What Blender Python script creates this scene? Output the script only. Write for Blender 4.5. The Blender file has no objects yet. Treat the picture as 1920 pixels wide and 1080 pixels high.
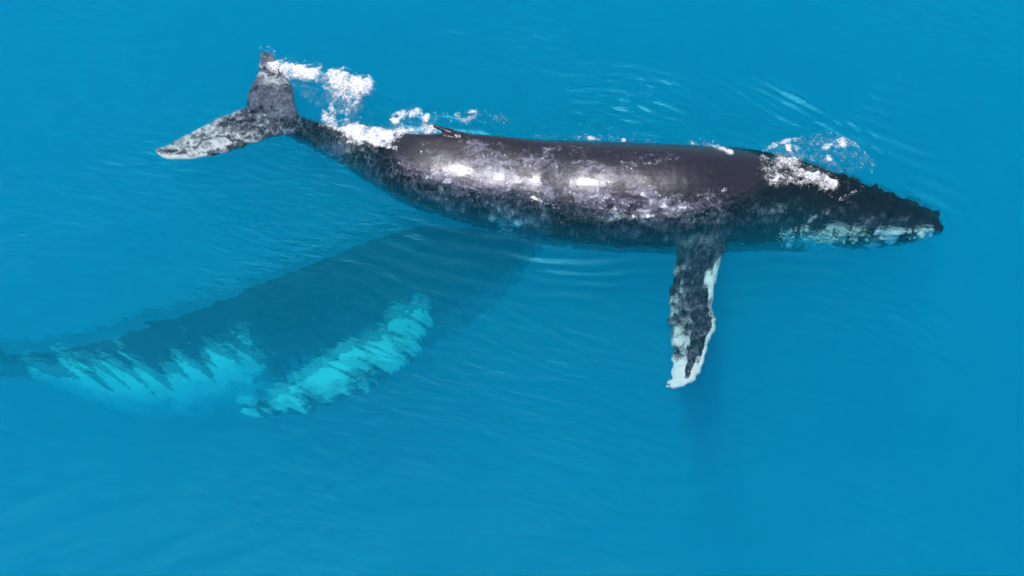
import bpy, bmesh, math, random
import numpy as np
from mathutils import Vector, kdtree
random.seed(7)
rng = np.random.default_rng(7)
scene = bpy.context.scene
COL = scene.collection

# ------------------------------------------------------------------ camera
TILT, DIST, FOVH = math.radians(35), 22.5, math.radians(45)
CAM = np.array([0.0, -DIST*math.sin(TILT), DIST*math.cos(TILT)])
FWD = np.array([0.0, math.sin(TILT), -math.cos(TILT)])
UPV = np.array([0.0, math.cos(TILT), math.sin(TILT)])
RGT = np.array([1.0, 0.0, 0.0])
FPX = 960/math.tan(FOVH/2)
cd = bpy.data.cameras.new("camera")
cam = bpy.data.objects.new("camera", cd); COL.objects.link(cam)
cam.location = CAM; cam.rotation_euler = (TILT, 0, 0)
cd.sensor_width = 36; cd.lens = 18/math.tan(FOVH/2); cd.clip_end = 2000
scene.camera = cam

# ------------------------------------------------------------------ world + sun
SUN = Vector((-0.20, -0.08, 1.0)).normalized()          # direction towards the sun
elev = math.asin(SUN.z); azim = math.atan2(SUN.x, SUN.y)
w = bpy.data.worlds.new("World"); scene.world = w; w.use_nodes = True
nt = w.node_tree; nt.nodes.clear()
sky = nt.nodes.new("ShaderNodeTexSky"); sky.sky_type = 'NISHITA'; sky.sun_disc = False
sky.sun_elevation = elev; sky.sun_rotation = azim
bg = nt.nodes.new("ShaderNodeBackground"); bg.inputs[1].default_value = 0.10
wo = nt.nodes.new("ShaderNodeOutputWorld")
nt.links.new(sky.outputs[0], bg.inputs[0]); nt.links.new(bg.outputs[0], wo.inputs[0])
sd = bpy.data.lights.new("sun", 'SUN'); sd.energy = 4.7; sd.angle = math.radians(1.0); sd.color = (1, .98, .95)
sun = bpy.data.objects.new("sun", sd); COL.objects.link(sun)
sun.rotation_euler = SUN.to_track_quat('Z', 'Y').to_euler(); sun.location = (-6, -4, 30)

scene.view_settings.view_transform = 'Standard'; scene.view_settings.look = 'None'
scene.view_settings.exposure = 0.0; scene.view_settings.gamma = 1
scene.render.engine = 'CYCLES'
cy = scene.cycles
cy.use_denoising = True
cy.max_bounces = 10; cy.volume_bounces = 4; cy.transparent_max_bounces = 24
cy.diffuse_bounces = 3; cy.glossy_bounces = 3; cy.caustics_reflective = False; cy.caustics_refractive = False

# ------------------------------------------------------------------ helpers
def P(px, py, z):
    """photo pixel (1920x1080) -> world point on the level plane z"""
    d = FWD + RGT*((px-960)/FPX) - UPV*((py-540)/FPX)
    return CAM + d*((z-CAM[2])/d[2])
def mpp(pt):                       # metres per photo pixel at a world point
    return float(np.dot(np.asarray(pt)-CAM, FWD))/FPX

def _h(i, j, k, s):
    n = (i*374761393 + j*668265263 + k*2147483647 + s*144665) & 0xffffffff
    n = ((n ^ (n >> 13))*1274126177) & 0xffffffff
    return ((n ^ (n >> 16)) & 0xffff)/65535.0
def vnoise(x, y, z=0.0, s=0):
    x, y, z = np.broadcast_arrays(np.asarray(x, float), np.asarray(y, float), np.asarray(z, float))
    xi, yi, zi = [np.floor(a).astype(np.int64) for a in (x, y, z)]
    fx, fy, fz = x-xi, y-yi, z-zi
    fx, fy, fz = [f*f*(3-2*f) for f in (fx, fy, fz)]
    r = 0
    for a in (0, 1):
        for b in (0, 1):
            for c in (0, 1):
                r = r + _h(xi+a, yi+b, zi+c, s)*(fx if a else 1-fx)*(fy if b else 1-fy)*(fz if c else 1-fz)
    return r
def fbm(x, y, z=0.0, s=0, o=4):
    r, a, t = 0, 1.0, 0
    for k in range(o):
        r = r + a*vnoise(np.asarray(x)*2**k, np.asarray(y)*2**k, np.asarray(z)*2**k, s+k*17); t += a; a *= .5
    return r/t
def sstep(a, b, x):
    t = np.clip((np.asarray(x)-a)/(b-a), 0, 1); return t*t*(3-2*t)

def mesh_obj(name, verts, faces, mat, parent=None, smooth=True, loc=None):
    me = bpy.data.meshes.new(name)
    v = np.asarray(verts, float)
    if loc is not None: v = v-np.asarray(loc)
    me.from_pydata(v.tolist(), [], faces if isinstance(faces, list) else faces.tolist())
    if smooth: me.polygons.foreach_set('use_smooth', [True]*len(me.polygons))
    me.materials.append(mat); me.update()
    o = bpy.data.objects.new(name, me); COL.objects.link(o)
    if loc is not None: o.location = loc
    if parent: o.parent = parent
    return o
def tag(o, label=None, cat=None, kind=None, group=None):
    for k, v in (('label', label), ('category', cat), ('kind', kind), ('group', group)):
        if v: o[k] = v

class NT:
    def __init__(self, name):
        self.m = bpy.data.materials.new(name); self.m.use_nodes = True
        self.t = self.m.node_tree; self.t.nodes.clear()
        self.out = self.n('ShaderNodeOutputMaterial')
    def n(self, ty, **kw):
        nd = self.t.nodes.new(ty)
        for k, v in kw.items():
            if k.startswith('i_'):
                key = k[2:]; nd.inputs[int(key) if key.isdigit() else key.replace('_', ' ')].default_value = v
            else: setattr(nd, k, v)
        return nd
    def l(self, a, b): self.t.links.new(a, b)
    def math(self, op, a, b=None, clamp=False):
        nd = self.n('ShaderNodeMath', operation=op, use_clamp=clamp)
        for i, v in enumerate((a, b)):
            if v is None: continue
            if isinstance(v, (int, float)): nd.inputs[i].default_value = v
            else: self.l(v, nd.inputs[i])
        return nd.outputs[0]
    def ramp(self, x, a, b, c=0.0, d=1.0, smooth=True):
        nd = self.n('ShaderNodeMapRange', interpolation_type='SMOOTHSTEP' if smooth else 'LINEAR')
        self.l(x, nd.inputs[0])
        for i, v in zip((1, 2, 3, 4), (a, b, c, d)): nd.inputs[i].default_value = v
        return nd.outputs[0]
    def mix(self, f, a, b):
        nd = self.n('ShaderNodeMix', data_type='RGBA')
        for i, v in ((0, f), (6, a), (7, b)):
            if isinstance(v, (int, float)): nd.inputs[i].default_value = v
            elif isinstance(v, tuple): nd.inputs[i].default_value = (*v, 1)
            else: self.l(v, nd.inputs[i])
        return nd.outputs[2]
    def noise(self, vec, scale, detail=4, rough=.55, dist=0.0):
        nd = self.n('ShaderNodeTexNoise'); self.l(vec, nd.inputs['Vector'])
        nd.inputs['Scale'].default_value = scale; nd.inputs['Detail'].default_value = detail
        nd.inputs['Roughness'].default_value = rough; nd.inputs['Distortion'].default_value = dist
        return nd.outputs[0]
    def mapping(self, vec, scale=(1, 1, 1), rot=(0, 0, 0), loc=(0, 0, 0)):
        nd = self.n('ShaderNodeMapping'); self.l(vec, nd.inputs[0])
        nd.inputs['Scale'].default_value = scale; nd.inputs['Rotation'].default_value = rot; nd.inputs['Location'].default_value = loc
        return nd.outputs[0]
    def attr(self, name):
        nd = self.n('ShaderNodeAttribute', attribute_name=name); return nd.outputs['Fac']

# ------------------------------------------------------------------ materials
def water_material():
    b = NT('sea_water')
    pos = b.n('ShaderNodeNewGeometry').outputs['Position']
    def streak(deg, sx, sy):
        return b.mapping(b.mapping(pos, rot=(0, 0, math.radians(deg))), (sx, sy, 1))
    h1 = b.noise(streak(33, .55, 2.0), 1.5, 4, .5, .4)
    h2 = b.noise(streak(12, .8, 2.4), 3.2, 3, .5, .4)
    patch = b.ramp(b.noise(pos, .22, 2), .35, .65, .25, 1.0)
    py = b.n('ShaderNodeSeparateXYZ'); b.l(pos, py.inputs[0])
    patch = b.math('MULTIPLY', patch, b.ramp(py.outputs['Y'], -6, 6, .55, 1.9))          # calmer on the near side
    hh = b.math('MULTIPLY', b.math('ADD', b.math('MULTIPLY', h1, .6), b.math('MULTIPLY', h2, .52)), patch)
    bump = b.n('ShaderNodeBump', i_Strength=1.0, i_Distance=.036); b.l(hh, bump.inputs['Height'])
    fr = b.n('ShaderNodeFresnel', i_IOR=1.33); b.l(bump.outputs[0], fr.inputs['Normal'])
    gl = b.n('ShaderNodeBsdfGlossy', i_Roughness=.37, i_Color=(.16, .82, 1, 1)); b.l(bump.outputs[0], gl.inputs['Normal'])
    tr = b.n('ShaderNodeBsdfTransparent'); tr.inputs[0].default_value = (.98, .99, 1, 1)
    rf = b.n('ShaderNodeBsdfRefraction', i_Roughness=.16, i_IOR=1.12)          # part of the light is bent by the ripples
    bump2 = b.n('ShaderNodeBump', i_Strength=1.0, i_Distance=.16); b.l(hh, bump2.inputs['Height']); b.l(bump2.outputs[0], rf.inputs['Normal'])
    bent = b.n('ShaderNodeMixShader', i_0=.42); b.l(tr.outputs[0], bent.inputs[1]); b.l(rf.outputs[0], bent.inputs[2])
    mx = b.n('ShaderNodeMixShader'); b.l(fr.outputs[0], mx.inputs[0]); b.l(bent.outputs[0], mx.inputs[1]); b.l(gl.outputs[0], mx.inputs[2])
    b.l(mx.outputs[0], b.out.inputs['Surface'])
    sc = b.n('ShaderNodeVolumeScatter'); sc.inputs['Color'].default_value = (.003, .70, 1.0, 1); sc.inputs['Density'].default_value = .155
    ab = b.n('ShaderNodeVolumeAbsorption'); ab.inputs['Color'].default_value = (.0, .932, .990, 1); ab.inputs['Density'].default_value = .63
    ad = b.n('ShaderNodeAddShader'); b.l(sc.outputs[0], ad.inputs[0]); b.l(ab.outputs[0], ad.inputs[1])
    b.l(ad.outputs[0], b.out.inputs['Volume'])
    return b.m

def sand_material():
    b = NT('seabed_sand')
    pos = b.n('ShaderNodeNewGeometry').outputs['Position']
    n = b.noise(pos, .16, 4, .6, .3)
    c = b.mix(b.ramp(n, .35, .65), (.20, .25, .26), (.40, .44, .42))
    d = b.n('ShaderNodeBsdfDiffuse'); b.l(c, d.inputs[0]); b.l(d.outputs[0], b.out.inputs['Surface'])
    return b.m

def skin_material(name, dark, grey, white, soft=(.44, .66)):
    b = NT(name)
    oc = b.n('ShaderNodeTexCoord').outputs['Object']
    wv = b.n('ShaderNodeVectorMath', operation='MULTIPLY_ADD')
    wn = b.n('ShaderNodeTexNoise', i_Scale=7.0, i_Detail=2.0); b.l(oc, wn.inputs['Vector'])
    b.l(wn.outputs['Color'], wv.inputs[0]); wv.inputs[1].default_value = (.26, .26, .26); b.l(oc, wv.inputs[2])
    wc = wv.outputs[0]
    ws = b.mapping(wc, (.6, 1, 1))
    n1 = b.noise(ws, 4.0, 8, .66, .7)
    n2 = b.noise(ws, 15, 6, .65, .6)
    wh = b.math('ADD', b.attr('white'), b.math('MULTIPLY', b.math('SUBTRACT', n1, .5), 1.5))
    wh = b.math('ADD', wh, b.math('MULTIPLY', b.math('SUBTRACT', n2, .5), .7))
    fw = b.ramp(wh, *soft)
    # grey mottling: pale blotches and a web of water-light lines painted into the skin
    mo = b.math('ADD', b.attr('mottle'), b.math('MULTIPLY', b.math('SUBTRACT', n2, .5), 1.3))
    mo = b.math('ADD', mo, b.math('MULTIPLY', b.math('SUBTRACT', n1, .5), 1.9))
    fm = b.ramp(mo, .35, .95)
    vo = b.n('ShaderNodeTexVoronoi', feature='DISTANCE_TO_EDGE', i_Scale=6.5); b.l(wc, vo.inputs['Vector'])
    ln = b.math('MULTIPLY', b.ramp(vo.outputs['Distance'], .0, .055, 1, 0), b.attr('caustic_net'))
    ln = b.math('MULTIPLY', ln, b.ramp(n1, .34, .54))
    vs = b.n('ShaderNodeTexVoronoi', i_Scale=9.0); b.l(oc, vs.inputs['Vector'])
    sp = b.math('MULTIPLY', b.ramp(vs.outputs['Distance'], .10, .2, 1, 0), b.ramp(b.math('ADD', b.math('MULTIPLY', b.attr('mottle'), .5), n1), .68, .76))
    c = b.mix(fm, dark, grey)
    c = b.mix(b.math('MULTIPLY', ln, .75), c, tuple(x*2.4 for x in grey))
    c = b.mix(b.math('MULTIPLY', sp, .8), c, (.5, .5, .48))
    c = b.mix(fw, c, white)
    bs = b.n('ShaderNodeBsdfPrincipled')
    b.l(c, bs.inputs['Base Color'])
    b.l(b.ramp(n2, .3, .7, .42, .56), bs.inputs['Roughness'])
    bs.inputs['IOR'].default_value = 1.45; bs.inputs['Specular Tint'].default_value = (.9, .86, 1, 1)
    pz = b.n('ShaderNodeSeparateXYZ'); b.l(b.n('ShaderNodeNewGeometry').outputs['Position'], pz.inputs[0])
    air = b.ramp(pz.outputs['Z'], -.10, .02)              # only skin that meets the air is glossy
    b.l(b.math('MULTIPLY', air, 1.0), bs.inputs['Coat Weight']); b.l(b.math('MULTIPLY', air, .5), bs.inputs['Specular IOR Level'])
    bs.inputs['Coat IOR'].default_value = 1.4
    b.l(b.ramp(n1, .38, .62, .22, .36), bs.inputs['Coat Roughness'])
    hb = b.math('ADD', b.noise(oc, 5, 4, .6), b.math('MULTIPLY', b.noise(oc, 45, 3, .6), .12))
    bu = b.n('ShaderNodeBump', i_Strength=.35, i_Distance=.03); b.l(hb, bu.inputs['Height'])
    b.l(bu.outputs[0], bs.inputs['Normal'])
    bc = b.n('ShaderNodeBump', i_Strength=.16, i_Distance=.03); b.l(hb, bc.inputs['Height']); b.l(bc.outputs[0], bs.inputs['Coat Normal'])
    b.l(bs.outputs[0], b.out.inputs['Surface'])
    return b.m

def foam_material():
    b = NT('sea_foam')
    pos = b.n('ShaderNodeNewGeometry').outputs['Position']
    n = b.math('ADD', b.math('MULTIPLY', b.noise(pos, 9, 4, .6, .8), .5), b.math('MULTIPLY', b.noise(pos, 42, 4, .65), .5))
    bs = b.n('ShaderNodeBsdfPrincipled')
    b.l(b.mix(b.ramp(n, .40, .58), (.46, .50, .58), (.74, .72, .74)), bs.inputs['Base Color'])
    bs.inputs['Roughness'].default_value = .6
    al = b.ramp(b.math('ADD', b.math('MULTIPLY', b.attr('cover'), 1.05), b.math('MULTIPLY', b.math('SUBTRACT', n, .5), 2.6)), .10, 1.0)      # thin foam is lacy
    b.l(al, bs.inputs['Alpha'])
    b.l(bs.outputs[0], b.out.inputs['Surface'])
    return b.m

def plain(name, c, r=.5):
    b = NT(name)
    oc = b.n('ShaderNodeTexCoord').outputs['Object']
    n = b.noise(oc, 25, 4)
    col = b.mix(b.ramp(n, .3, .7), tuple(x*.7 for x in c), c)
    bs = b.n('ShaderNodeBsdfPrincipled'); b.l(col, bs.inputs['Base Color']); bs.inputs['Roughness'].default_value = r
    b.l(bs.outputs[0], b.out.inputs['Surface']); return b.m

M_WATER, M_SAND, M_FOAM = water_material(), sand_material(), foam_material()
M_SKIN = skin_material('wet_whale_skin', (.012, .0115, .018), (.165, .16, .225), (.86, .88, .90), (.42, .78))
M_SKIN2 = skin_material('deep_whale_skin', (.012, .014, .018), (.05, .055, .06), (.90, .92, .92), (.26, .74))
M_BARN = plain('barnacle_shell', (.72, .74, .68), .7)
M_EYE = plain('whale_eye', (.01, .008, .006), .1)

# ------------------------------------------------------------------ sea
def seg_dist(x, y, pts):
    best = np.full(x.shape, 1e9); par = np.zeros(x.shape); L = 0
    n = len(pts)-1
    for i in range(n):
        a, b_ = pts[i], pts[i+1]; d = b_-a; l2 = d@d
        t = np.clip(((x-a[0])*d[0]+(y-a[1])*d[1])/l2, 0, 1)
        dd = np.hypot(x-a[0]-t*d[0], y-a[1]-t*d[1])
        m = dd < best; best[m] = dd[m]; par[m] = (i+t[m])/n
    return best, par
WAKES = [([(1632, 318), (1615, 280), (1570, 248), (1500, 205), (1420, 165), (1330, 112)], .06, .05),
         ([(1580, 258), (1510, 240), (1440, 205), (1370, 160), (1320, 135)], .065, .055),
         ([(1600, 250), (1560, 215), (1490, 182), (1400, 140)], .06, .05),
         ([(1690, 330), (1650, 280), (1590, 225), (1530, 190)], .045, .07),
         ([(1240, 240), (1190, 210), (1130, 190), (1060, 185)], .045, .07),
         ([(1290, 215), (1220, 180), (1140, 165), (1040, 165)], .045, .07),
         ([(1350, 200), (1270, 155), (1170, 138), (1060, 140)], .04, .07),
         ([(1330, 265), (1280, 225), (1200, 200), (1100, 205), (1010, 215)], .04, .07),
         ([(1270, 140), (1200, 122), (1120, 115), (1050, 120)], .036, .07),
         ([(940, 470), (1000, 485), (1100, 488), (1260, 478)], .045, .055),
         ([(930, 485), (1010, 505), (1110, 510), (1250, 500)], .045, .055),
         ([(960, 505), (1040, 525), (1130, 528), (1240, 515)], .024, .055),
         ([(1010, 540), (1080, 548), (1160, 545)], .016, .055),
         ([(735, 140), (710, 112), (660, 90), (600, 75)], .016, .06),
         ([(690, 105), (640, 85), (590, 80)], .016, .05),
         ([(830, 190), (890, 182), (960, 182)], .016, .06),
         ([(900, 195), (980, 205), (1070, 230)], .016, .06)]
WAKES = [(np.array([P(a, b_, 0)[:2] for a, b_ in p]), h, wd) for p, h, wd in WAKES]
for p, h, wd in WAKES[:9]:                                   # finer echoes of each wake crest
    for k, sh in enumerate((.19, -.17, .40)):
        WAKES.append((p+np.array([sh*.45, sh])+.05*np.array([math.sin(3*k), math.cos(2*k)]), h*(.55, .45, .4)[k], .045))
def sea_height(x, y):
    x = np.asarray(x, float); y = np.asarray(y, float)
    h = .10*(fbm(x*.22+3, y*.22, 0, 5, 2)-.5)
    c, s = math.cos(.42), math.sin(.42)
    u, v = x*c+y*s, -x*s+y*c                      # v runs across the crests
    h = h + .034*(fbm(u*.55, v*1.5, 0, 31, 3)-.5)
    far = sstep(14, 10, np.hypot(x, y-1))
    h = h + (.35+sstep(-1, 5, y))*far*.018*(fbm(u*1.3, v*3.6, 0, 61, 3)-.5)
    wob = .12*(fbm(x*1.1, y*1.1, 0, 90, 3)-.5)
    sp = np.array([P(a, b_, 0)[:2] for a, b_ in ((1720, 425), (1500, 385), (1150, 368), (850, 330), (640, 275), (530, 230))])
    d, t = seg_dist(x+2*wob, y-2*wob, sp); d = np.maximum(d-1.0*np.sin(np.pi*np.clip(t+.08, 0, 1)), 0)
    ring = np.sin(2*math.pi*(d/.36+.7*fbm(x*.8, y*.8, 0, 95, 2)))
    h = h + .011*ring*np.exp(-d/1.9)*sstep(.0, .25, d)*sstep(.42, .68, fbm(x*.75, y*.75, 0, 97, 2))*sstep(.85, .6, t)*1.6*(.62+2.6*sstep(1, 4, y))
    for pts, hh, wd in WAKES:
        d, t = seg_dist(x+wob, y-wob, pts)
        prof = 1.12*np.exp(-(d/wd)**2) - .45*np.exp(-(d/(wd*2.2))**2)
        h = h + hh*prof*np.sin(np.pi*np.clip(t*.9+.05, 0, 1))*(.4+1.1*vnoise(x*1.7, y*1.7, 0, 44))
    return h

def axis(a, b, lo, hi, st):
    core = np.arange(lo, hi+1e-6, st)
    l = lo-np.geomspace(st*2, lo-a, 22)[::1]; r = hi+np.geomspace(st*2, b-hi, 22)
    return np.concatenate([l[::-1], core, r])
gx = axis(-70, 70, -12.5, 12.5, .055); gy = axis(-55, 75, -8.5, 11.5, .055)
X, Y = np.meshgrid(gx, gy); Z = sea_height(X, Y)
ny, nx = X.shape
top = np.stack([X.ravel(), Y.ravel(), Z.ravel()], 1)
idx = np.arange(nx*ny).reshape(ny, nx)
q = np.stack([idx[:-1, :-1], idx[:-1, 1:], idx[1:, 1:], idx[1:, :-1]], -1).reshape(-1, 4)
loop = np.concatenate([idx[0, :-1], idx[:-1, -1], idx[-1, :0:-1], idx[:0:-1, 0]])
BOT = -15.0
bot = top[loop].copy(); bot[:, 2] = BOT
nb = len(loop); base = nx*ny
faces = q.tolist()
for i in range(nb):
    j = (i+1) % nb
    faces.append([int(loop[j]), int(loop[i]), base+i, base+j])
faces.append([base+i for i in range(nb)][::-1])
sea = mesh_obj('water', np.concatenate([top, bot]), faces, M_WATER)
tag(sea, 'clear turquoise sea water around and over the two whales', 'sea', 'structure')

bx = np.linspace(-69, 69, 140); by = np.linspace(-54, 74, 130)
BX, BY = np.meshgrid(bx, by); BZ = -12.0+.9*(fbm(BX*.09, BY*.09, 0, 77, 3)-.5)
bi = np.arange(BX.size).reshape(BX.shape)
bq = np.stack([bi[:-1, :-1], bi[:-1, 1:], bi[1:, 1:], bi[1:, :-1]], -1).reshape(-1, 4)
bed = mesh_obj('seabed', np.stack([BX.ravel(), BY.ravel(), BZ.ravel()], 1), bq, M_SAND)
tag(bed, 'pale sandy seabed seen faintly through the blue water', 'seabed', 'structure')

# ------------------------------------------------------------------ whales
def crom(A, n):
    A = np.asarray(A, float); m = len(A); out = []
    for t in np.linspace(0, m-1, n):
        i = min(int(t), m-2); f = t-i
        p0, p1, p2, p3 = A[max(i-1, 0)], A[i], A[i+1], A[min(i+2, m-1)]
        out.append(.5*((2*p1)+(-p0+p2)*f+(2*p0-5*p1+4*p2-p3)*f*f+(-p0+3*p1-3*p2+p3)*f**3))
    return np.array(out)

def loft_body(st, roll, n=130, k=56):
    """st rows: top px, bottom px, height of the back over the water, width and height ratio. Returns verts, faces, (part,s,theta) info"""
    S = crom(st, n)
    T, B = S[:, 0:2], S[:, 2:4]; ztop = S[:, 4]; wr, hr = S[:, 5], S[:, 6]
    mid = (T+B)/2
    tg = np.gradient(mid, axis=0); tg /= np.linalg.norm(tg, axis=1)[:, None]
    hv = (B-T)/2
    rpx = np.abs(hv[:, 0]*tg[:, 1]-hv[:, 1]*tg[:, 0])
    zc = ztop-.6
    for _ in range(4):
        C = np.array([P(m[0], m[1], z) for m, z in zip(mid, zc)])
        r = np.array([rp*mpp(c) for rp, c in zip(rpx, C)])
        zc = ztop-r*hr*.97
    C = np.array([P(m[0], m[1], z) for m, z in zip(mid, zc)])
    t3 = -np.gradient(C, axis=0); t3 /= np.linalg.norm(t3, axis=1)[:, None]     # towards the snout
    V, info, frames = [], [], []
    for i in range(n):
        up = np.array([0, 0, 1.])-t3[i]*t3[i][2]; up /= np.linalg.norm(up)
        rt = np.cross(t3[i], up)
        u2 = up*math.cos(roll)-rt*math.sin(roll); r2 = np.cross(t3[i], u2)
        frames.append((C[i], t3[i], u2, r2, r[i]))
        s = i/(n-1)
        for j in range(k):
            th = 2*math.pi*j/k
            ct, sn = math.cos(th), math.sin(th)
            keel = .10+.46*float(sstep(.44, .68, s))
            ww = wr[i]*(1-keel*max(ct, 0)**2)
            e = 1.0
            if ct < 0 and s < .55: e = 1+.012*math.cos(th*34)          # throat pleats
            V.append(C[i]+r[i]*e*(u2*hr[i]*ct+r2*ww*sn)); info.append((0, s, th))
    F = []
    for i in range(n-1):
        for j in range(k):
            a, b_ = i*k+j, i*k+(j+1) % k
            F.append([a, b_, b_+k, a+k])
    F.append(list(range(k))[::-1]); F.append([(n-1)*k+j for j in range(k)])
    return V, F, info, frames

def loft_blade(rows, part, n=50, nn=None, knob=0.0, seed=0, lobes=9):
    """rows: leading-edge point, trailing-edge point (world), thickness. Lens section."""
    R = crom([list(a)+list(b_)+[t] for a, b_, t in rows], n)
    k = 14; V, info, F = [], [], []
    for i in range(n):
        s = i/(n-1)
        L, Tr, th = R[i, :3].copy(), R[i, 3:6].copy(), R[i, 6]
        ch = Tr-L; cl = np.linalg.norm(ch)+1e-6
        if knob:
            kb = knob*(max(0, math.sin(s*math.pi*lobes+seed))**2)*(.35+.65*math.sin(math.pi*min(1, s*1.05)))
            L = L-ch/cl*kb
            Tr = Tr+ch/cl*knob*.35*math.sin(s*60+seed)*s
            ch = Tr-L
        j0, j1 = max(i-1, 0), min(i+1, n-1)
        sp = (R[j1, :3]+R[j1, 3:6]-R[j0, :3]-R[j0, 3:6])/2
        nr = np.cross(ch, sp); nr /= np.linalg.norm(nr)+1e-9
        if nr[2] < 0: nr = -nr
        for j in range(k):
            a = 2*math.pi*j/k
            c = (1-math.cos(a))/2                                  # 0 leading .. 1 trailing
            y = math.sin(a)*.5*th*(1.25-.6*c)
            V.append(L+ch*c+nr*y); info.append((part, s, c))
    for i in range(n-1):
        for j in range(k):
            a, b_ = i*k+j, i*k+(j+1) % k
            F.append([a, b_, b_+k, a+k])
    F.append(list(range(k))[::-1]); F.append([(n-1)*k+j for j in range(k)])
    return V, F, info

def fuse(name, pieces, voxel, paint, mat, displace=None):
    V, F, I = [], [], []
    for v, f, inf in pieces:
        o = len(V); V += [tuple(p) for p in v]; F += [[a+o for a in g] for g in f]; I += inf
    me = bpy.data.meshes.new('tmp'); me.from_pydata(V, [], F); me.update()
    bm = bmesh.new(); bm.from_mesh(me); 
    bmesh.ops.recalc_face_normals(bm, faces=bm.faces); bm.to_mesh(me); bm.free()
    ob = bpy.data.objects.new('tmp', me); COL.objects.link(ob)
    md = ob.modifiers.new('r', 'REMESH'); md.mode = 'VOXEL'; md.voxel_size = voxel; md.use_smooth_shade = True
    sm = ob.modifiers.new('s', 'SMOOTH'); sm.factor = .5; sm.iterations = 3
    dg = bpy.context.evaluated_depsgraph_get()
    new = bpy.data.meshes.new_from_object(ob.evaluated_get(dg))
    bpy.data.objects.remove(ob); bpy.data.meshes.remove(me)
    nv = len(new.vertices); co = np.empty(nv*3); new.vertices.foreach_get('co', co); co = co.reshape(-1, 3)
    kd = kdtree.KDTree(len(V))
    for i, p in enumerate(V): kd.insert(p, i)
    kd.balance()
    near = [kd.find(p)[1] for p in co]
    inf = np.array(I)[near]
    no = np.empty(nv*3); new.vertices.foreach_get('normal', no); no = no.reshape(-1, 3)
    if displace is not None: co = displace(co, no, inf)
    attrs = paint(co, inf)
    loc = co.mean(0)
    new.vertices.foreach_set('co', (co-loc).ravel())
    for nm, val in attrs.items():
        a = new.attributes.new(nm, 'FLOAT', 'POINT'); a.data.foreach_set('value', np.asarray(val, np.float32))
    new.polygons.foreach_set('use_smooth', [True]*len(new.polygons))
    new.materials.clear(); new.materials.append(mat); new.update(); new.name = name
    o = bpy.data.objects.new(name, new); COL.objects.link(o); o.location = loc
    return o, co, no, inf

# --- the whale at the surface
ST1 = [(1766, 424, 1766, 436, -.36, 1.05, .9), (1738, 397, 1742, 451, -.30, 1.05, .9), (1690, 370, 1690, 464, -.24, 1.05, .9),
       (1630, 348, 1630, 470, -.18, 1.03, .92), (1560, 322, 1560, 474, -.10, 1.0, .96), (1490, 300, 1490, 473, -.05, 1, 1),
       (1420, 283, 1420, 471, .02, 1, 1), (1350, 275, 1350, 474, .19, 1, 1), (1270, 270, 1270, 475, .40, 1, 1),
       (1180, 266, 1180, 473, .43, 1, 1), (1100, 262, 1100, 468, .42, 1, 1), (1020, 258, 1015, 456, .30, 1, 1),
       (945, 251, 930, 434, .34, 1, 1), (875, 248, 845, 410, .39, .97, 1.02), (805, 253, 770, 384, .28, .94, 1.05),
       (745, 254, 703, 349, .03, .9, 1.08), (685, 250, 645, 311, -.10, .87, 1.1), (625, 238, 597, 284, -.17, .86, 1.1),
       (575, 222, 555, 264, -.2, .9, 1.0), (535, 208, 520, 256, -.2, 1, .8), (500, 205, 490, 246, -.2, 1, .5)]
body = loft_body(ST1, math.radians(27))
frames = body[3]

def pxrow(lead, trail, zl, zt, th): return (P(*lead, zl), P(*trail, zt), th)
flukeR = loft_blade([pxrow((566, 250), (500, 195), -.24, -.24, .26), pxrow((512, 257), (455, 204), -.19, -.19, .22), pxrow((470, 271), (414, 220), -.15, -.16, .17),
    pxrow((430, 285), (370, 241), -.14, -.14, .13), pxrow((390, 294), (333, 262), -.13, -.13, .10), pxrow((350, 300), (306, 275), -.13, -.13, .085),
    pxrow((315, 299), (290, 281), -.13, -.13, .075), pxrow((297, 291), (285, 281), -.13, -.13, .06)], 1, knob=.02, seed=1)
flukeL = loft_blade([pxrow((566, 236), (480, 215), -.24, -.24, .24), pxrow((559, 214), (462, 196), -.2, -.2, .2), pxrow((553, 186), (466, 172), -.15, -.15, .15),
    pxrow((549, 163), (476, 149), -.14, -.14, .12), pxrow((537, 142), (483, 135), -.08, -.08, .09), pxrow((524, 127), (486, 119), -.05, -.05, .08),
    pxrow((518, 113), (487, 106), -.05, -.05, .07), pxrow((508, 100), (491, 95), -.06, -.06, .06)], 2, knob=.02, seed=4)
flipR = loft_blade([pxrow((1356, 440), (1262, 440), -.75, -.75, .34), pxrow((1352, 480), (1267, 482), -.62, -.66, .30), pxrow((1345, 520), (1262, 522), -.5, -.55, .26),
    pxrow((1338, 552), (1255, 554), -.42, -.48, .22), pxrow((1332, 600), (1254, 602), -.38, -.44, .18), pxrow((1330, 640), (1258, 642), -.34, -.4, .15),
    pxrow((1322, 672), (1258, 676), -.31, -.36, .12), pxrow((1312, 698), (1256, 706), -.28, -.32, .10), pxrow((1296, 717), (1250, 722), -.26, -.28, .08), pxrow((1272, 728), (1247, 727), -.25, -.26, .06)],
    3, knob=.12, seed=.4, lobes=5)
def left_flipper(frames, i, part, ln, sweep, side=-1):
    c, t, u, rr, r = frames[i]
    root = c+side*rr*r*.75-u*r*.35; out = (side*rr*.75-u*.65-t*sweep); out /= np.linalg.norm(out)
    rows = []
    for f, wd, th in ((0, .85, .34), (.25, .8, .26), (.5, .75, .2), (.75, .6, .14), (.92, .4, .1), (1, .12, .06)):
        m = root+out*ln*f-t*.3*f*f
        rows.append((m+t*wd/2, m-t*wd/2, th))
    return loft_blade(rows, part, knob=.07, seed=.4)
flipL = left_flipper(frames, 44, 4, 3.6, .5)
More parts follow.
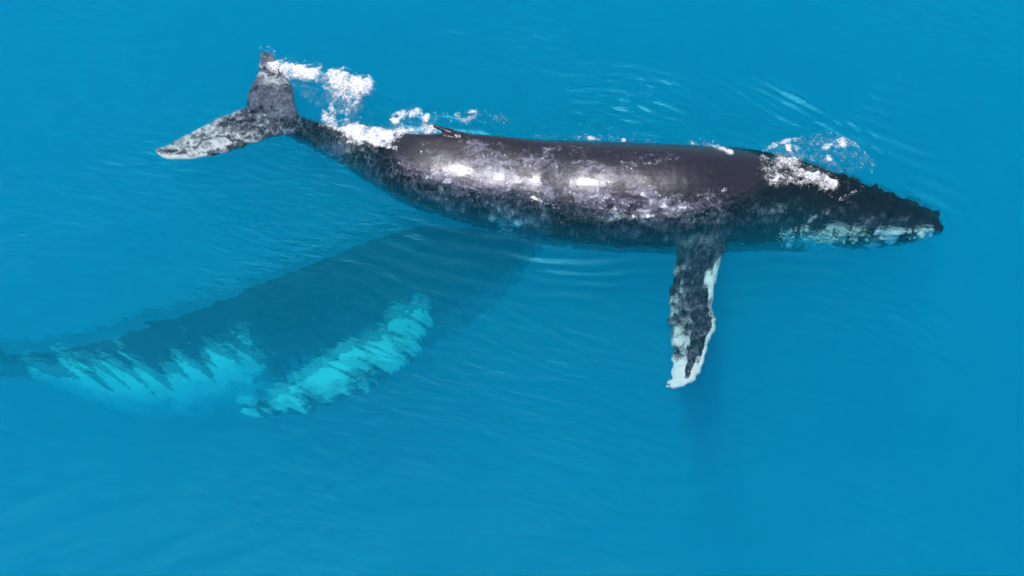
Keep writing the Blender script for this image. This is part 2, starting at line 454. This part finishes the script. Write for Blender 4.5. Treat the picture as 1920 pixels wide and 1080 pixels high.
# dorsal fin: small, hooked towards the tail
def dorsal(frames, i0, i1, h, part):
    rows = []
    n = 7
    for a in range(n):
        f = a/(n-1)
        def at(i):
            c, t, u, rr, r = frames[int(i)]; return c+u*r*.93, t, u
        pl, t, u = at(i0); pt, _, _ = at(i1)
        lead = pl+(pt-pl)*(.0+1.0*f**.75)+u*h*f*1.05
        trail = pt+(pl-pt)*(.12*math.sin(f*math.pi))+u*h*f*.92-t*.10*f
        rows.append((lead, trail, .30*(1-f)+.07))
    return loft_blade(rows, part, n=24)
fin = dorsal(frames, 78, 88, .26, 5)

tub = []
def disp1(co, no, inf):
    part, s, th = inf[:, 0], inf[:, 1], inf[:, 2]
    co = co.copy()
    # ripply, lumpy skin
    wet = sstep(.02, -.15, co[:, 2])
    a = (.010+.012*wet)*(fbm(co[:, 0]*3.2, co[:, 1]*3.2, co[:, 2]*3.2, 9, 3)-.5)
    a = a+(.02*(part > 0)+.02*(part == 3))*(vnoise(co[:, 0]*11, co[:, 1]*11, co[:, 2]*11, 19)-.5)*2
    low = (part == 0)*sstep(.9, 1.5, np.where(th > math.pi, 2*math.pi-th, th))
    a = a+.035*low*wet*(vnoise(co[:, 0]*8, co[:, 1]*8, co[:, 2]*8, 29)-.5)*2
    # mouth line: lower jaw set off from the upper by a groove
    g = (part == 0)*(s < .26)*np.exp(-((np.where(th > math.pi, 2*math.pi-th, th)-(1.45+.35*np.sin(np.clip(s/.26, 0, 1)*math.pi)))/.05)**2)
    a = a-.05*g
    hd = np.where((part == 0) & (s > .02) & (s < .2) & ((th < 1.3) | (th > 5.0)))[0]
    for i in rng.choice(hd, 60, replace=False):
        d = np.linalg.norm(co-co[i], axis=1); m = d < .16
        a[m] += .055*np.exp(-(d[m]/.06)**2)
    return co+no*a[:, None]
def paint1(co, inf):
    part, s, th = inf[:, 0], inf[:, 1], inf[:, 2]
    tt = np.where(th > math.pi, 2*math.pi-th, th)
    x, y, z = co.T
    big = fbm(x*1.1, y*1.1, z*1.1, 3, 3)
    white = np.zeros(len(co)); mott = np.full(len(co), .25); caustic_net = np.zeros(len(co))
    b = part == 0
    # white jaw and throat edge
    jaw = sstep(1.30, 1.65, tt)*sstep(.30, .2, s)*sstep(.0, .03, s)
    white[b] = (jaw*(.22+1.0*sstep(.38, .62, fbm(x*3.4, y*3.4, z*3.4, 85, 3))))[b]*1.0
    belly = sstep(1.9, 2.5, tt)*sstep(.85, .5, s)
    white[b] = np.maximum(white, belly*.35)[b]
    fl = sstep(.85, 1.2, tt)*sstep(.12, .3, s)*sstep(.9, .6, s)
    white[b] = np.maximum(white, fl*(.25+.5*(big-.5)+.35*(fbm(x*4, y*4, z*4, 87, 2)-.5)))[b]
    arc = np.array([P(a, c, -.35)[:2] for a, c in ((1478, 436), (1505, 416), (1540, 404), (1580, 408), (1612, 424))])
    ad, _ = seg_dist(x, y, arc)
    white[b] = np.maximum(white, .56*np.exp(-(ad/.055)**2)*(z > -.75)*sstep(.3, .62, fbm(x*3.5, y*3.5, z, 83, 2)))[b]
    flank = sstep(.8, 1.35, tt)*sstep(.2, .4, s)
    mott[b] = (.12+.34*sstep(.0, .6, tt)*sstep(1.5, .9, tt)*sstep(.34, .5, s)*sstep(.8, .6, s)+.20*sstep(.24, .12, s)*sstep(.5, 1.1, tt)+.34*flank+.9*(big-.5))[b]  # skin mottling; the mid-back part also paints in the lavender sheen
    caustic_net[b] = (sstep(.9, 1.4, tt)*.45+.55*sstep(.64, .78, s)*np.maximum(sstep(.7, 1.2, tt), sstep(.76, .84, s)))[b]  # pale lines imitate caustic light on the flank and tail stock
    # right fluke: pale towards the tip, white leading edge at the tip
    r = part == 1
    white[r] = (.33+.20*sstep(.0, .4, s)+.45*sstep(.5, .9, s)*sstep(.45, .1, th)+.2*sstep(.8, 1, s))[r]
    mott[r] = (.55+.2*sstep(.05, .4, s))[r]; caustic_net[r] = .9
    l = part == 2
    white[l] = (.24+.22*sstep(.2, .5, s)*sstep(1.0, .6, s))[l]; mott[l] = .8; caustic_net[l] = .95
    f = part == 3
    core = np.exp(-((th-(.34+.06*np.sin(s*9)))/(.26*(1-.55*s)))**2)*sstep(.92, .72, s)
    edge = .48+.6*sstep(.62,.8,s)+.42*sstep(.3,.1,th)+1.3*(fbm(x*3, y*2.2, z, 71, 2)-.5)-.95*core
    white[f] = (edge*sstep(.05, .25, s)+.1*(big-.5))[f]; mott[f] = .42; caustic_net[f] = .7
    f = part == 4
    white[f] = .7; mott[f] = .3
    return dict(white=white, mottle=mott, caustic_net=caustic_net)
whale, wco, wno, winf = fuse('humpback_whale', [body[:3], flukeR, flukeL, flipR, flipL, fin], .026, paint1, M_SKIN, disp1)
tag(whale, 'big dark humpback whale breaking the surface, back shining, one white flipper spread below it', 'whale')

# ico templates
def ico(sub):
    bm = bmesh.new(); bmesh.ops.create_icosphere(bm, subdivisions=sub, radius=1)
    v = np.array([x.co[:] for x in bm.verts]); f = np.array([[a.index for a in g.verts] for g in bm.faces]); bm.free(); return v, f
ICO1, ICO2 = ico(1), ico(2)
def blobs(points, radii, flat=.7, tmpl=ICO1):
    tv, tf = tmpl; VV, FF = [], []; o = 0
    for p, r in zip(points, radii):
        a = rng.uniform(0, 6.28); c, s = math.cos(a), math.sin(a)
        sc = np.array([rng.uniform(.75, 1.3), rng.uniform(.75, 1.3), flat*rng.uniform(.8, 1.2)])*r
        v = tv*sc*(1+.22*rng.uniform(-1, 1, (len(tv), 1))); v = np.stack([v[:, 0]*c-v[:, 1]*s, v[:, 0]*s+v[:, 1]*c, v[:, 2]], 1)+p
        VV.append(v); FF.append(tf+o); o += len(tv)
    return np.concatenate(VV), np.concatenate(FF)

# barnacles on jaw and flipper edge
th_ = np.where(winf[:, 2] > math.pi, 2*math.pi-winf[:, 2], winf[:, 2])
cand = np.where((winf[:, 0] == 0) & (winf[:, 1] < .27) & (th_ > 1.5) & (th_ < 2.1) & (winf[:, 2] < math.pi))[0]
cl = rng.choice(cand, 14); pick = []
for c in cl:
    d = np.linalg.norm(wco[cand]-wco[c], axis=1); pick += list(rng.choice(cand[d < .22], 9))
v, f = blobs(wco[pick]+wno[pick]*.01, rng.uniform(.018, .05, len(pick)), .8)
bn = mesh_obj('barnacles', v-np.array(whale.location), f, M_BARN, whale); bn['kind'] = 'stuff'
ei = cand[np.argmin(np.abs(winf[cand, 1]-.235)+np.abs(th_[cand]-1.75))]
v, f = blobs([wco[ei]], [.06], 1.0, ICO2)
mesh_obj('eye', v-np.array(whale.location), f, M_EYE, whale)

# --- the deeper whale
ST2 = [(1010, 450, 1014, 464, -4.3, 1, .9), (950, 432, 978, 510, -3.7, 1, .9), (885, 424, 932, 564, -3.2, 1, .92),
       (810, 424, 872, 612, -2.9, 1, 1), (730, 440, 802, 645, -2.75, 1, 1), (640, 472, 722, 668, -2.7, 1, 1),
       (560, 505, 640, 698, -2.7, 1, 1), (470, 540, 550, 730, -2.75, 1, 1), (390, 570, 455, 758, -2.8, 1, 1),
       (310, 597, 358, 778, -2.8, .95, 1.03), (230, 620, 270, 778, -2.9, .92, 1.05), (150, 642, 178, 750, -3.0, .9, 1.08),
       (70, 658, 82, 716, -3.1, .9, 1.05), (10, 664, 14, 706, -3.2, .95, .9), (-40, 668, -38, 700, -3.25, 1, .6)]
body2 = loft_body(ST2, math.radians(24))
f2 = body2[3]
flip2 = loft_blade([pxrow((812, 600), (740, 570), -3.5, -3.5, .36), pxrow((795, 640), (728, 612), -3.3, -3.3, .32), pxrow((768, 678), (704, 636), -3.1, -3.1, .28),
    pxrow((708, 720), (660, 654), -2.95, -2.95, .24), pxrow((640, 750), (600, 690), -2.95, -2.95, .2), pxrow((570, 774), (542, 728), -2.95, -2.95, .15), pxrow((505, 784), (490, 752), -3.0, -3.0, .11), pxrow((455, 778), (449, 768), -3.1, -3.1, .06)], 3, knob=.07, seed=.9)
flip2L = left_flipper(f2, 40, 4, 3.4, .9)
fin2 = dorsal(f2, 78, 87, .32, 5)
fr2 = loft_blade([pxrow((14, 700), (-60, 670), -3.30, -3.30, .24), pxrow((-30, 730), (-80, 690), -3.30, -3.30, .18), pxrow((-80, 770), (-120, 735), -3.25, -3.25, .12), pxrow((-130, 800), (-150, 785), -3.20, -3.20, .07)], 1)
fl2 = loft_blade([pxrow((14, 668), (-60, 690), -3.30, -3.30, .24), pxrow((-16, 630), (-76, 660), -3.30, -3.30, .18), pxrow((-50, 585), (-90, 605), -3.25, -3.25, .12), pxrow((-85, 555), (-100, 560), -3.20, -3.20, .07)], 2)
def disp2(co, no, inf):
    x, y = co[:, 0]*.84-co[:, 1]*.54, co[:, 0]*.54+co[:, 1]*.84       # x runs along the streaks
    n = fbm(x*1.1, y*6.5, co[:, 2]*2, 201, 3)-.5
    n = n+.5*(fbm(x*3, y*17, co[:, 2]*2, 207, 2)-.5)
    m = fbm(co[:, 0]*2.5, co[:, 1]*2.5, co[:, 2]*2.5, 211, 2)-.5
    return co+np.stack([.84*n*.26+.10*m, -.54*n*.26-.10*m, .05*m], 1)
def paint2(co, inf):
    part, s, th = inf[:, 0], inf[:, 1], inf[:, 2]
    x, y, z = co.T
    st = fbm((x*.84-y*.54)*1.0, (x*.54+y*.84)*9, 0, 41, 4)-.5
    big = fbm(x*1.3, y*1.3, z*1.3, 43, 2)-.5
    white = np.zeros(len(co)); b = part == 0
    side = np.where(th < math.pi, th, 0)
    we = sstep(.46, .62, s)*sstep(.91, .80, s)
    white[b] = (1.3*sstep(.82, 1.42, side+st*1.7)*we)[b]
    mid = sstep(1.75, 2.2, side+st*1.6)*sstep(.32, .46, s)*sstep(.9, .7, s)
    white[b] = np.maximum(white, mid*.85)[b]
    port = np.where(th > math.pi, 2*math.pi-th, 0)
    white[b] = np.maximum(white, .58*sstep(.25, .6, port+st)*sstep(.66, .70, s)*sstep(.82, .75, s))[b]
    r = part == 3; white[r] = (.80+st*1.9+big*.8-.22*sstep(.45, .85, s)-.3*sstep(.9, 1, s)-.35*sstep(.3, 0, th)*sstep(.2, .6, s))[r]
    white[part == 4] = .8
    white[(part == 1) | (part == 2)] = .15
    return dict(white=np.clip(white, 0, 1), mottle=np.full(len(co), .25), caustic_net=np.zeros(len(co)))
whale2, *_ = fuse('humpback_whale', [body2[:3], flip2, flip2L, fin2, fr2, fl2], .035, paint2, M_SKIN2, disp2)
tag(whale2, 'second whale deep under the surface, a dim blue shape with bright white patches', 'whale')

# ------------------------------------------------------------------ foam
from mathutils.bvhtree import BVHTree
dgx = bpy.context.evaluated_depsgraph_get()
BV = BVHTree.FromObject(whale, dgx); WL = Vector(whale.location)
def ground(x, y):
    """water level or the whale's back, whichever is higher"""
    x, y = np.asarray(x, float), np.asarray(y, float)
    h = sea_height(x, y)
    for k in range(len(x)):
        hit = BV.ray_cast(Vector((x[k], y[k], 5))-WL, Vector((0, 0, -1)))
        if hit[0] is not None: h[k] = max(h[k], hit[0].z+WL.z)
    return h
def to_px(x, y):
    d0, d1, d2 = x-CAM[0], y-CAM[1], 0-CAM[2]
    f = d1*FWD[1]+d2*FWD[2]; u = d1*UPV[1]+d2*UPV[2]
    return 960+FPX*d0/f, 540-FPX*u/f
def foam(name, label, sheets, specks, cell=.013):
    """sheets: (path of (px,py,halfwidth), threshold, lift, lace) lumpy foam rafts with ragged holes;
       specks: (path, number, rmin, rmax, zmin, zmax, clump threshold) loose droplets and bubbles"""
    VV, FF, CC, o = [], [], [], 0
    for path, thr, lift, *thin in sheets:
        A = crom(path, 40)
        W = np.array([P(a, b_, 0)[:2] for a, b_, _ in A])
        mg = A[:, 2].max()*.016
        xs = np.arange(W[:, 0].min()-mg, W[:, 0].max()+mg, cell); ys = np.arange(W[:, 1].min()-mg, W[:, 1].max()+mg, cell)
        GX, GY = np.meshgrid(xs, ys); QX, QY = to_px(GX, GY)
        best = np.full(GX.shape, -9.)
        for a in A: best = np.maximum(best, 1-np.hypot(QX-a[0], QY-a[1])/a[2])
        dens = np.clip(best, -1, .6)*1.1+2.0*(fbm(GX*2.6, GY*2.6, 0, 500, 3)-.5)+1.1*(fbm(GX*9, GY*9, 0, 510, 3)-.5)-thr
        dens[best < -.35] = -1
        keep = dens > 0
        fk = keep[:-1, :-1] & keep[1:, :-1] & keep[:-1, 1:] & keep[1:, 1:]
        used = np.zeros(keep.shape, bool)
        for a in (slice(0, -1), slice(1, None)):
            for c in (slice(0, -1), slice(1, None)): used[a, c] |= fk
        ids = np.full(keep.shape, -1); ids[used] = np.arange(used.sum())
        ux, uy = GX[used], GY[used]; dd = np.clip(dens[used], 0, 1)*(thin[0] if thin else 1)
        gz = ground(ux, uy)
        lump = fbm(ux*9, uy*9, 0, 520, 2)+.5*vnoise(ux*24, uy*24, 0, 530)
        z = gz-(thin[1] if len(thin) > 1 else .012)+lift*np.sqrt(dd)*(.3+.6*lump)+.016*vnoise(ux*45, uy*45, 0, 540)*np.sqrt(dd)
        jx, jy = rng.uniform(-.004, .004, (2, len(ux)))
        VV.append(np.stack([ux+jx, uy+jy, z], 1)); CC.append(dd)
        q = np.stack([ids[:-1, :-1], ids[:-1, 1:], ids[1:, 1:], ids[1:, :-1]], -1)[fk]
        FF += (q+o).tolist(); o += len(ux)
    pts, rad = [], []
    for path, num, r0, r1, z0, z1, thr in specks:
        A = crom(path, 60)
        seglen = np.hypot(*np.diff(A[:, :2], axis=0).T); cw = np.concatenate([[0], np.cumsum(seglen*(A[1:, 2]+A[:-1, 2]))]); cw /= cw[-1]
        num = int(num*.65); m = num*14
        t = np.interp(rng.uniform(size=m), cw, np.arange(60)); ii = np.minimum(t.astype(int), 58); a = A[ii]+(A[ii+1]-A[ii])*(t-ii)[:, None]
        g = rng.normal(0, .5, (m, 2))
        px, py = a[:, 0]+g[:, 0]*a[:, 2], a[:, 1]+g[:, 1]*a[:, 2]*.9
        n = fbm(px*.06, py*.08, 0, 303, 4)
        ok = np.where((n > thr+.10*np.hypot(*g.T)) & (np.abs(g).max(1) < 1.3))[0][:num]
        pp = np.array([P(px[k], py[k], 0) for k in ok]); pp[:, 2] = ground(pp[:, 0], pp[:, 1])+rng.uniform(z0, z1, len(ok))
        pts += list(pp); rad += list(r0+(r1-r0)*rng.uniform(size=len(ok))**2.5)
    if pts:
        v, f = blobs(pts, np.array(rad)*.68, .6)
        VV.append(v); CC.append(np.full(len(v), .36)); FF += (f+o).tolist()
    v = np.concatenate(VV)
    loc = np.array([v[:, 0].mean(), v[:, 1].mean(), 0])
    ob = mesh_obj(name, v, FF, M_FOAM, loc=loc)
    at = ob.data.attributes.new('cover', 'FLOAT', 'POINT'); at.data.foreach_set('value', np.concatenate(CC).astype(np.float32))
    tag(ob, label, 'foam', 'stuff'); return ob
foam('splash_foam', 'white foam trail curling off the tail fluke and down to the back', [
    ([(503, 126, 9), (545, 134, 19), (590, 144, 22), (640, 160, 24), (680, 166, 20)], -.10, .15),
    ([(655, 165, 24), (636, 200, 26), (640, 232, 26), (672, 252, 17)], -.06, .05),
    ([(655, 242, 18), (700, 258, 16), (745, 254, 17), (790, 246, 16), (815, 246, 9)], .12, .06),
    ([(648, 170, 40), (636, 205, 40), (650, 240, 34)], .02, .0, .45, .16),
    ([(520, 140, 14), (580, 165, 22), (640, 175, 26)], .10, .0, .4, .16),
    ([(655, 250, 26), (730, 250, 26), (810, 236, 22)], .05, .0, .4, .12),
    ([(700, 262, 9), (740, 280, 7), (790, 298, 6)], .40, .02)], [
    ([(508, 128, 12), (545, 134, 24), (590, 142, 26), (640, 158, 28), (680, 165, 24)], 900, .006, .022, .0, .14, .36),
    ([(655, 170, 24), (642, 200, 30), (640, 232, 28), (668, 250, 20)], 900, .006, .018, -.03, .03, .38),
    ([(650, 190, 40), (655, 225, 44)], 500, .006, .014, -.25, -.03, .38),
    ([(655, 240, 20), (700, 255, 20), (740, 252, 20), (790, 244, 18), (815, 242, 12)], 700, .006, .02, -.02, .06, .36),
    ([(560, 160, 14), (590, 170, 18), (630, 172, 20)], 500, .006, .02, -.3, -.04, .42),
    ([(487, 104, 8), (500, 94, 8), (520, 108, 8)], 40, .008, .03, -.02, .06, .3)])
foam('droplet_foam', 'thin line of foam flecks along the far side of the back by the fin', [
    ([(846, 224, 10), (870, 217, 16), (892, 216, 12)], .36, .05),
    ([(740, 222, 13), (770, 212, 13), (800, 220, 12)], .36, .03),
    ([(1080, 258, 7), (1130, 261, 6), (1170, 264, 5)], .52, .03),
    ([(1300, 272, 8), (1335, 281, 12), (1368, 294, 8)], .30, .05)], [
    ([(745, 225, 16), (775, 212, 14), (830, 222, 12), (870, 218, 16), (915, 222, 14), (955, 228, 8)], 420, .006, .020, -.03, .03, .44),
    ([(720, 245, 14), (745, 225, 10), (770, 240, 14)], 90, .006, .018, -.03, .03, .44),
    ([(1000, 257, 5), (1080, 257, 7), (1140, 260, 7), (1230, 266, 5)], 260, .005, .018, -.02, .02, .42),
    ([(960, 238, 22), (1080, 243, 20), (1190, 235, 30)], 70, .005, .014, -.02, .02, .3),
    ([(1295, 268, 10), (1335, 276, 14), (1368, 288, 9)], 260, .006, .02, -.02, .06, .40)])
foam('blow_foam', 'thick white foam washing over the blowhole and head', [
    ([(1428, 300, 16), (1445, 320, 27), (1475, 326, 24), (1500, 336, 19), (1535, 344, 17), (1562, 350, 14)], -.0, .13),
    ([(1420, 312, 6), (1432, 285, 7), (1465, 268, 7), (1500, 262, 6)], .42, .03),
    ([(1545, 280, 10), (1565, 268, 15), (1595, 270, 14), (1618, 288, 9), (1634, 308, 7)], .30, .05),
    ([(1480, 278, 10), (1530, 268, 9)], .25, .03),
    ([(1470, 285, 26), (1530, 288, 34), (1600, 300, 32)], .10, .0, .32, .10),
    ([(1430, 296, 14), (1470, 318, 30), (1560, 346, 22)], .0, .01, .4),
    ([(1520, 298, 10), (1560, 296, 10)], .25, .03)], [
    ([(1432, 305, 24), (1460, 322, 32), (1490, 332, 24), (1530, 342, 22), (1565, 350, 18)], 1000, .006, .022, -.01, .12, .36),
    ([(1425, 315, 8), (1440, 280, 9), (1490, 266, 9), (1560, 262, 16), (1600, 280, 18), (1634, 305, 12), (1632, 332, 10)], 600, .006, .022, -.03, .03, .42),
    ([(1480, 285, 30), (1540, 300, 34), (1600, 310, 30)], 420, .006, .02, -.03, .02, .45),
    ([(1490, 290, 30), (1560, 295, 40), (1610, 305, 24)], 500, .005, .012, -.35, -.05, .4),
    ([(1545, 368, 6), (1585, 372, 8), (1608, 355, 9), (1615, 345, 6)], 90, .008, .026, -.02, .03, .36)])
foam('waterline_foam', 'fine line of foam flecks along the near waterline of the shining back', [
    ([(940, 328, 14), (1030, 362, 24), (1100, 382, 24), (1180, 394, 18), (1268, 402, 10)], .05, .006, .34),
    ([(1000, 372, 5), (1050, 390, 6), (1110, 402, 7), (1180, 405, 7), (1265, 404, 8)], .52, .015),
    ([(1352, 366, 4), (1368, 360, 5), (1378, 357, 4)], .35, .02)], [
    ([(930, 330, 12), (1000, 366, 12), (1060, 394, 12), (1150, 405, 12), (1272, 406, 10)], 420, .004, .014, -.01, .02, .42),
    ([(1272, 404, 8), (1310, 388, 6), (1350, 368, 5)], 110, .005, .012, -.01, .02, .36),
    ([(880, 330, 26), (1000, 400, 36), (1200, 430, 34), (1360, 420, 40)], 260, .004, .014, -.01, .02, .45)])
